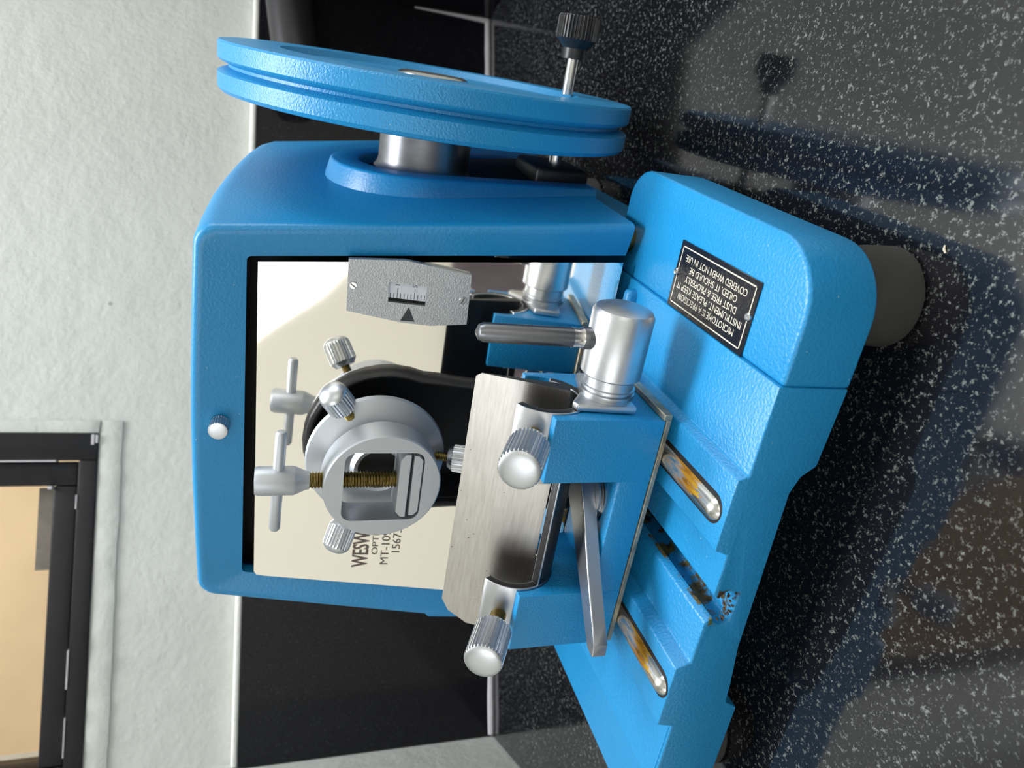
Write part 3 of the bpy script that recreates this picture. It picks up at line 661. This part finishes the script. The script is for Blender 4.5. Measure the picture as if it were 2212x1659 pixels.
bm = B(); thread(bm, (CX, yS, CZ - 0.0090), (0, 0, 1), 0.0050, 0.0510, 0.0018); obj('clamp_screw', bm, 'brass', scl)
bm = B(); lathe(bm, [(0, 0), (0.0052, 0), (0.0056, 0.002), (0.0080, 0.0075), (0.0084, 0.0085), (0.0084, 0.0275), (0.0076, 0.0295), (0, 0.0298)], (CX, yS, CZ + 0.0410), (0, 0, 1), 40); obj('screw_head', bm, 'alu_matt', scl)
bm = B(); zt_ = CZ + 0.0590
lathe(bm, [(0, 0), (0.0022, 0.0004), (0.0032, 0.002), (0.0032, 0.064), (0.0022, 0.0656), (0, 0.066)], (CX - 0.034, yS, zt_), (1, 0, -0.03), 20); obj('tommy_bar', bm, 'alu_matt', scl)
# conical flange and ball joint behind
bm = B(); lathe(bm, [(0, 0.0100), (0.0125, 0.0100), (0.0128, 0.0004), (0.0150, 0), (0.0170, 0.004), (0.0300, 0.0060), (0.0418, 0.0125), (0.0426, 0.0150), (0.0412, 0.0175), (0.020, 0.0200), (0, 0.020)], (CX, CY + 0.0190, CZ), (0, 1, 0), 72); obj('joint_flange', bm, 'alu_matt', scl)
bm = B(); lathe(bm, [(0, 0), (0.0124, 0), (0.0124, 0.0085), (0, 0.0085)], (CX, CY + 0.0200, CZ), (0, 1, 0), 32); obj('bore_shade_plug', bm, 'cavity', scl)  # black plug in the flange hole stands for the shade inside it
bm = B(); lathe(bm, [(0, 0), (0.024, 0), (0.026, 0.030), (0, 0.030)], (CX, CY + 0.0385, CZ), (0, 1, 0), 40); obj('clamp_neck', bm, 'black', scl)
for a in (31, 158, 276):
    d = V((math.cos(math.radians(a)), -0.45, math.sin(math.radians(a)))).normalized()
    o = V((CX + 0.0385 * math.cos(math.radians(a)), CY + 0.0280, CZ + 0.0385 * math.sin(math.radians(a))))
    bm = B(); thread(bm, o - d * 0.006, d, 0.0030, 0.015, 0.0011); obj('joint_screw', bm, 'brass', scl)
    bm = B(); knob(bm, o + d * 0.0060, d, 0.0086, 0.0205, 0.6, 26, 0.35); obj('joint_knob', bm, 'knurl', scl, 30)

# ================================================================== KNIFE HOLDER (slides on the guide rods)
kh = tag(empty('knife_holder', (XM, 0.334, 0.0745)), 'blue knife holder with thumb screws and levers standing on the guide rods', 'knife holder')
DY, DZ, DR = 0.334, 0.1365, 0.0235
YK0, YK1 = 0.305, 0.363
def post(bm, x0, x1):
    pts = [(YK0, 0.0778), (YK0, 0.1405), (YK0 + 0.0045, 0.1405)] + arc(DY, DZ, DR + 0.0005, 170, 370, 22) + [(YK1 - 0.0045, 0.1405), (YK1, 0.1405), (YK1, 0.0778)]
    prism(bm, pts, 'x', x0, x1)
bm = B()
t = B(); post(t, -0.1990, -0.1612); bevel(t, 0.0022, 3, 40); join(bm, t)
t = B(); post(t, -0.3130, -0.2740); bevel(t, 0.0022, 3, 40); join(bm, t)
t = B(); prism(t, [(YK0 + 0.0002, 0.0778), (YK0 + 0.0002, 0.0962), (YK0 + 0.006, 0.0968), (YK0 + 0.022, 0.0925), (YK1, 0.0925), (YK1, 0.0778)], 'x', -0.2760, -0.1970); bevel(t, 0.0008, 2, 25); join(bm, t)
obj('holder_body', bm, 'blue_rough', kh, 40)
bm = B(); box(bm, -0.3125, -0.1600, 0.3045, 0.366, 0.0748, 0.0777); box(bm, -0.1610, -0.1575, 0.3045, 0.366, 0.0748, 0.0797); bevel(bm, 0.0004, 1); obj('sole_plate', bm, 'sole', kh)
# swivelling clamp drum: silver outside, black inside, cut away in the middle
def sector(bm, x0, x1, ri, ro, a0, a1, n, mo, mi_):
    po = arc(DY, DZ, ro, a0, a1, n); pi_ = arc(DY, DZ, ri, a0, a1, n)
    V4 = [[bm.verts.new((x, p[0], p[1])) for p in q] for x in (x0, x1) for q in (po, pi_)]
    o0, i0_, o1, i1 = V4
    for k in range(n):
        f = bm.faces.new((o0[k], o0[k + 1], o1[k + 1], o1[k])); f.material_index = mo
        f = bm.faces.new((i0_[k], i1[k], i1[k + 1], i0_[k + 1])); f.material_index = mi_
        for a, c in ((o0, i0_), (o1, i1)):
            f = bm.faces.new((a[k], c[k], c[k + 1], a[k + 1])); f.material_index = mi_
    for k in (0, n):
        f = bm.faces.new((o0[k], o1[k], i1[k], i0_[k])); f.material_index = mi_
    bmesh.ops.recalc_face_normals(bm, faces=bm.faces[:])
bm = B(); sector(bm, -0.2030, -0.1606, 0.0185, DR, 121, 335, 30, 0, 1); sector(bm, -0.3138, -0.2730, 0.0185, DR, 121, 335, 30, 0, 1); sector(bm, -0.2735, -0.2025, 0.0178, DR, 203, 262, 12, 1, 1)
bevel(bm, 0.0006, 2, 50); obj('clamp_drum', bm, ['alu', 'black_ox'], kh, 40)
AL = math.radians(24); NK = V((0, -math.cos(AL), math.sin(AL)))
for (xs, nm) in ((-0.1745, 'right'), (-0.2935, 'left')):
    NS = V((0, -math.cos(math.radians(28)), math.sin(math.radians(28)))); o = V((xs, DY, DZ)) + NS * (DR - 0.003)
    bm = B(); thread(bm, o, NS, 0.0046, 0.0190, 0.0010); ts = obj('thumb_screw', bm, 'brass', kh)
    bm = B(); knob(bm, o + NS * 0.0155, NS, 0.0108, 0.0275, 0.22, 32, 0.10); obj('thumb_screw_knob', bm, 'knurl', ts, 30)
# cam lever on the right post
bm = B(); prism(bm, [(0.3105, 0.0935), (0.3135, 0.1262), (0.3180, 0.1275), (0.3300, 0.1185), (0.3540, 0.1120), (0.3560, 0.0945), (0.330, 0.0925)], 'x', -0.1606, -0.1565); bevel(bm, 0.0009, 2); obj('lever_bracket', bm, 'alu', kh)
LY, LZ = 0.3300, 0.1035
bm = B(); lathe(bm, [(0, 0), (0.0150, 0), (0.0152, 0.0006), (0.0152, 0.0026), (0.0136, 0.0030), (0.0136, 0.0040), (0.0150, 0.0044), (0.0150, 0.0052), (0.0138, 0.0056), (0.0138, 0.0108), (0.0155, 0.0112), (0.0165, 0.0122), (0.0165, 0.0455), (0.0150, 0.0478), (0.0105, 0.0495), (0.0, 0.0500)], (-0.1568, LY, LZ), (1, 0, 0), 64)
drum = obj('cam_drum', bm, 'alu', kh, 35)
bm = B(); lathe(bm, [(0, 0), (0.0058, 0), (0.0060, 0.0040), (0.0046, 0.0075), (0.0052, 0.0100), (0.0052, 0.0125), (0.0050, 0.0580), (0.0040, 0.0605), (0.0, 0.0625)], (-0.1262, LY, LZ + 0.0155), (0.0, 0.02, 1), 32)
tag(obj('cam_handle', bm, 'steel_dark', drum, 35), 'dark steel handle rod with a bright neck')
bm = B(); lathe(bm, [(0.0056, 0), (0.0049, 0.0022), (0.0053, 0.0052), (0.0053, 0.0058)], (-0.1262, LY + 0.0001, LZ + 0.0205), (0, 0.02, 1), 32); obj('handle_neck', bm, 'steel', drum, 35)
# clamping lever on the crossbeam
bm = B(); lathe(bm, [(0, 0), (0.0165, 0), (0.0172, 0.001), (0.0172, 0.0028), (0.0160, 0.0034), (0.0160, 0.0038), (0.0150, 0.0044), (0.0150, 0.0055), (0, 0.0056)], (-0.2235, 0.3330, 0.0925), (0, 0, 1), 48); obj('lever_washer', bm, 'steel', kh, 35)
path = [(-0.2150, 0.3440), (-0.2235, 0.3345), (-0.2340, 0.3240), (-0.2450, 0.3140), (-0.2570, 0.3030), (-0.2680, 0.2925), (-0.2780, 0.2830), (-0.2860, 0.2755)]
wid = [0.0085, 0.0100, 0.0092, 0.0080, 0.0068, 0.0060, 0.0056, 0.0048]
lf, rt = [], []
for i, p in enumerate(path):
    a = V((*path[max(i - 1, 0)], 0)); c = V((*path[min(i + 1, len(path) - 1)], 0)); d = (c - a).normalized(); nn = V((-d.y, d.x, 0))
    lf.append((p[0] + nn.x * wid[i], p[1] + nn.y * wid[i])); rt.append((p[0] - nn.x * wid[i], p[1] - nn.y * wid[i]))
bm = B(); prism(bm, lf + [(-0.2900, 0.2715)] + rt[::-1], 'z', 0.0978, 0.1062); bevel(bm, 0.0006, 2, 25); obj('clamp_lever', bm, 'steel_satin', kh, 18)

# ================================================================== KNIFE
EY, EZ = 0.352, 0.1709; LK = 0.0515
dn = V((0, -math.sin(AL), -math.cos(AL)))
bm = B()
xr_, xl_ = -0.1572, -0.3275
outl = [(xr_ - 0.0022, 0), (xl_ + 0.0150, 0), (xl_ + 0.0070, 0.0048), (xl_, 0.0175), (xl_, LK), (xr_, LK), (xr_, 0.0030)]
front = [bm.verts.new(V((x, EY, EZ)) + dn * t) for x, t in outl]
back = [bm.verts.new(V((x, EY, EZ)) + dn * t - NK * (0.0003 + 0.0078 * min(1, t / LK * 1.15))) for x, t in outl]
f = bm.faces.new(front); f.material_index = 0
f = bm.faces.new(back[::-1]); f.material_index = 1
for i in range(len(front)):
    j = (i + 1) % len(front); f = bm.faces.new((front[i], back[i], back[j], front[j])); f.material_index = 1
bmesh.ops.recalc_face_normals(bm, faces=bm.faces[:])
tag(obj('microtome_knife', bm, ['knife', 'black_ox'], None, 20), 'wide satin steel knife blade clamped edge up in the blue holder', 'knife blade')

# ================================================================== CRUMBS ON THE COUNTER
def cr(name, x, y, pts, r, label, cat):
    bm = B(); tube(bm, [(x + a, y + c, r * 0.8 + e) for a, c, e in pts], [r * 0.7] + [r] * (len(pts) - 2) + [r * 0.5], 7)
    return tag(obj(name, bm, 'crumb'), label, cat)
cr('wax_crumb', -0.0475, 0.2490, [(0, 0, 0), (0.0014, 0.0012, 0.0003), (0.0030, 0.0018, 0)], 0.0006, 'tiny pale wax crumb on the granite beside the round rubber foot', 'crumb')
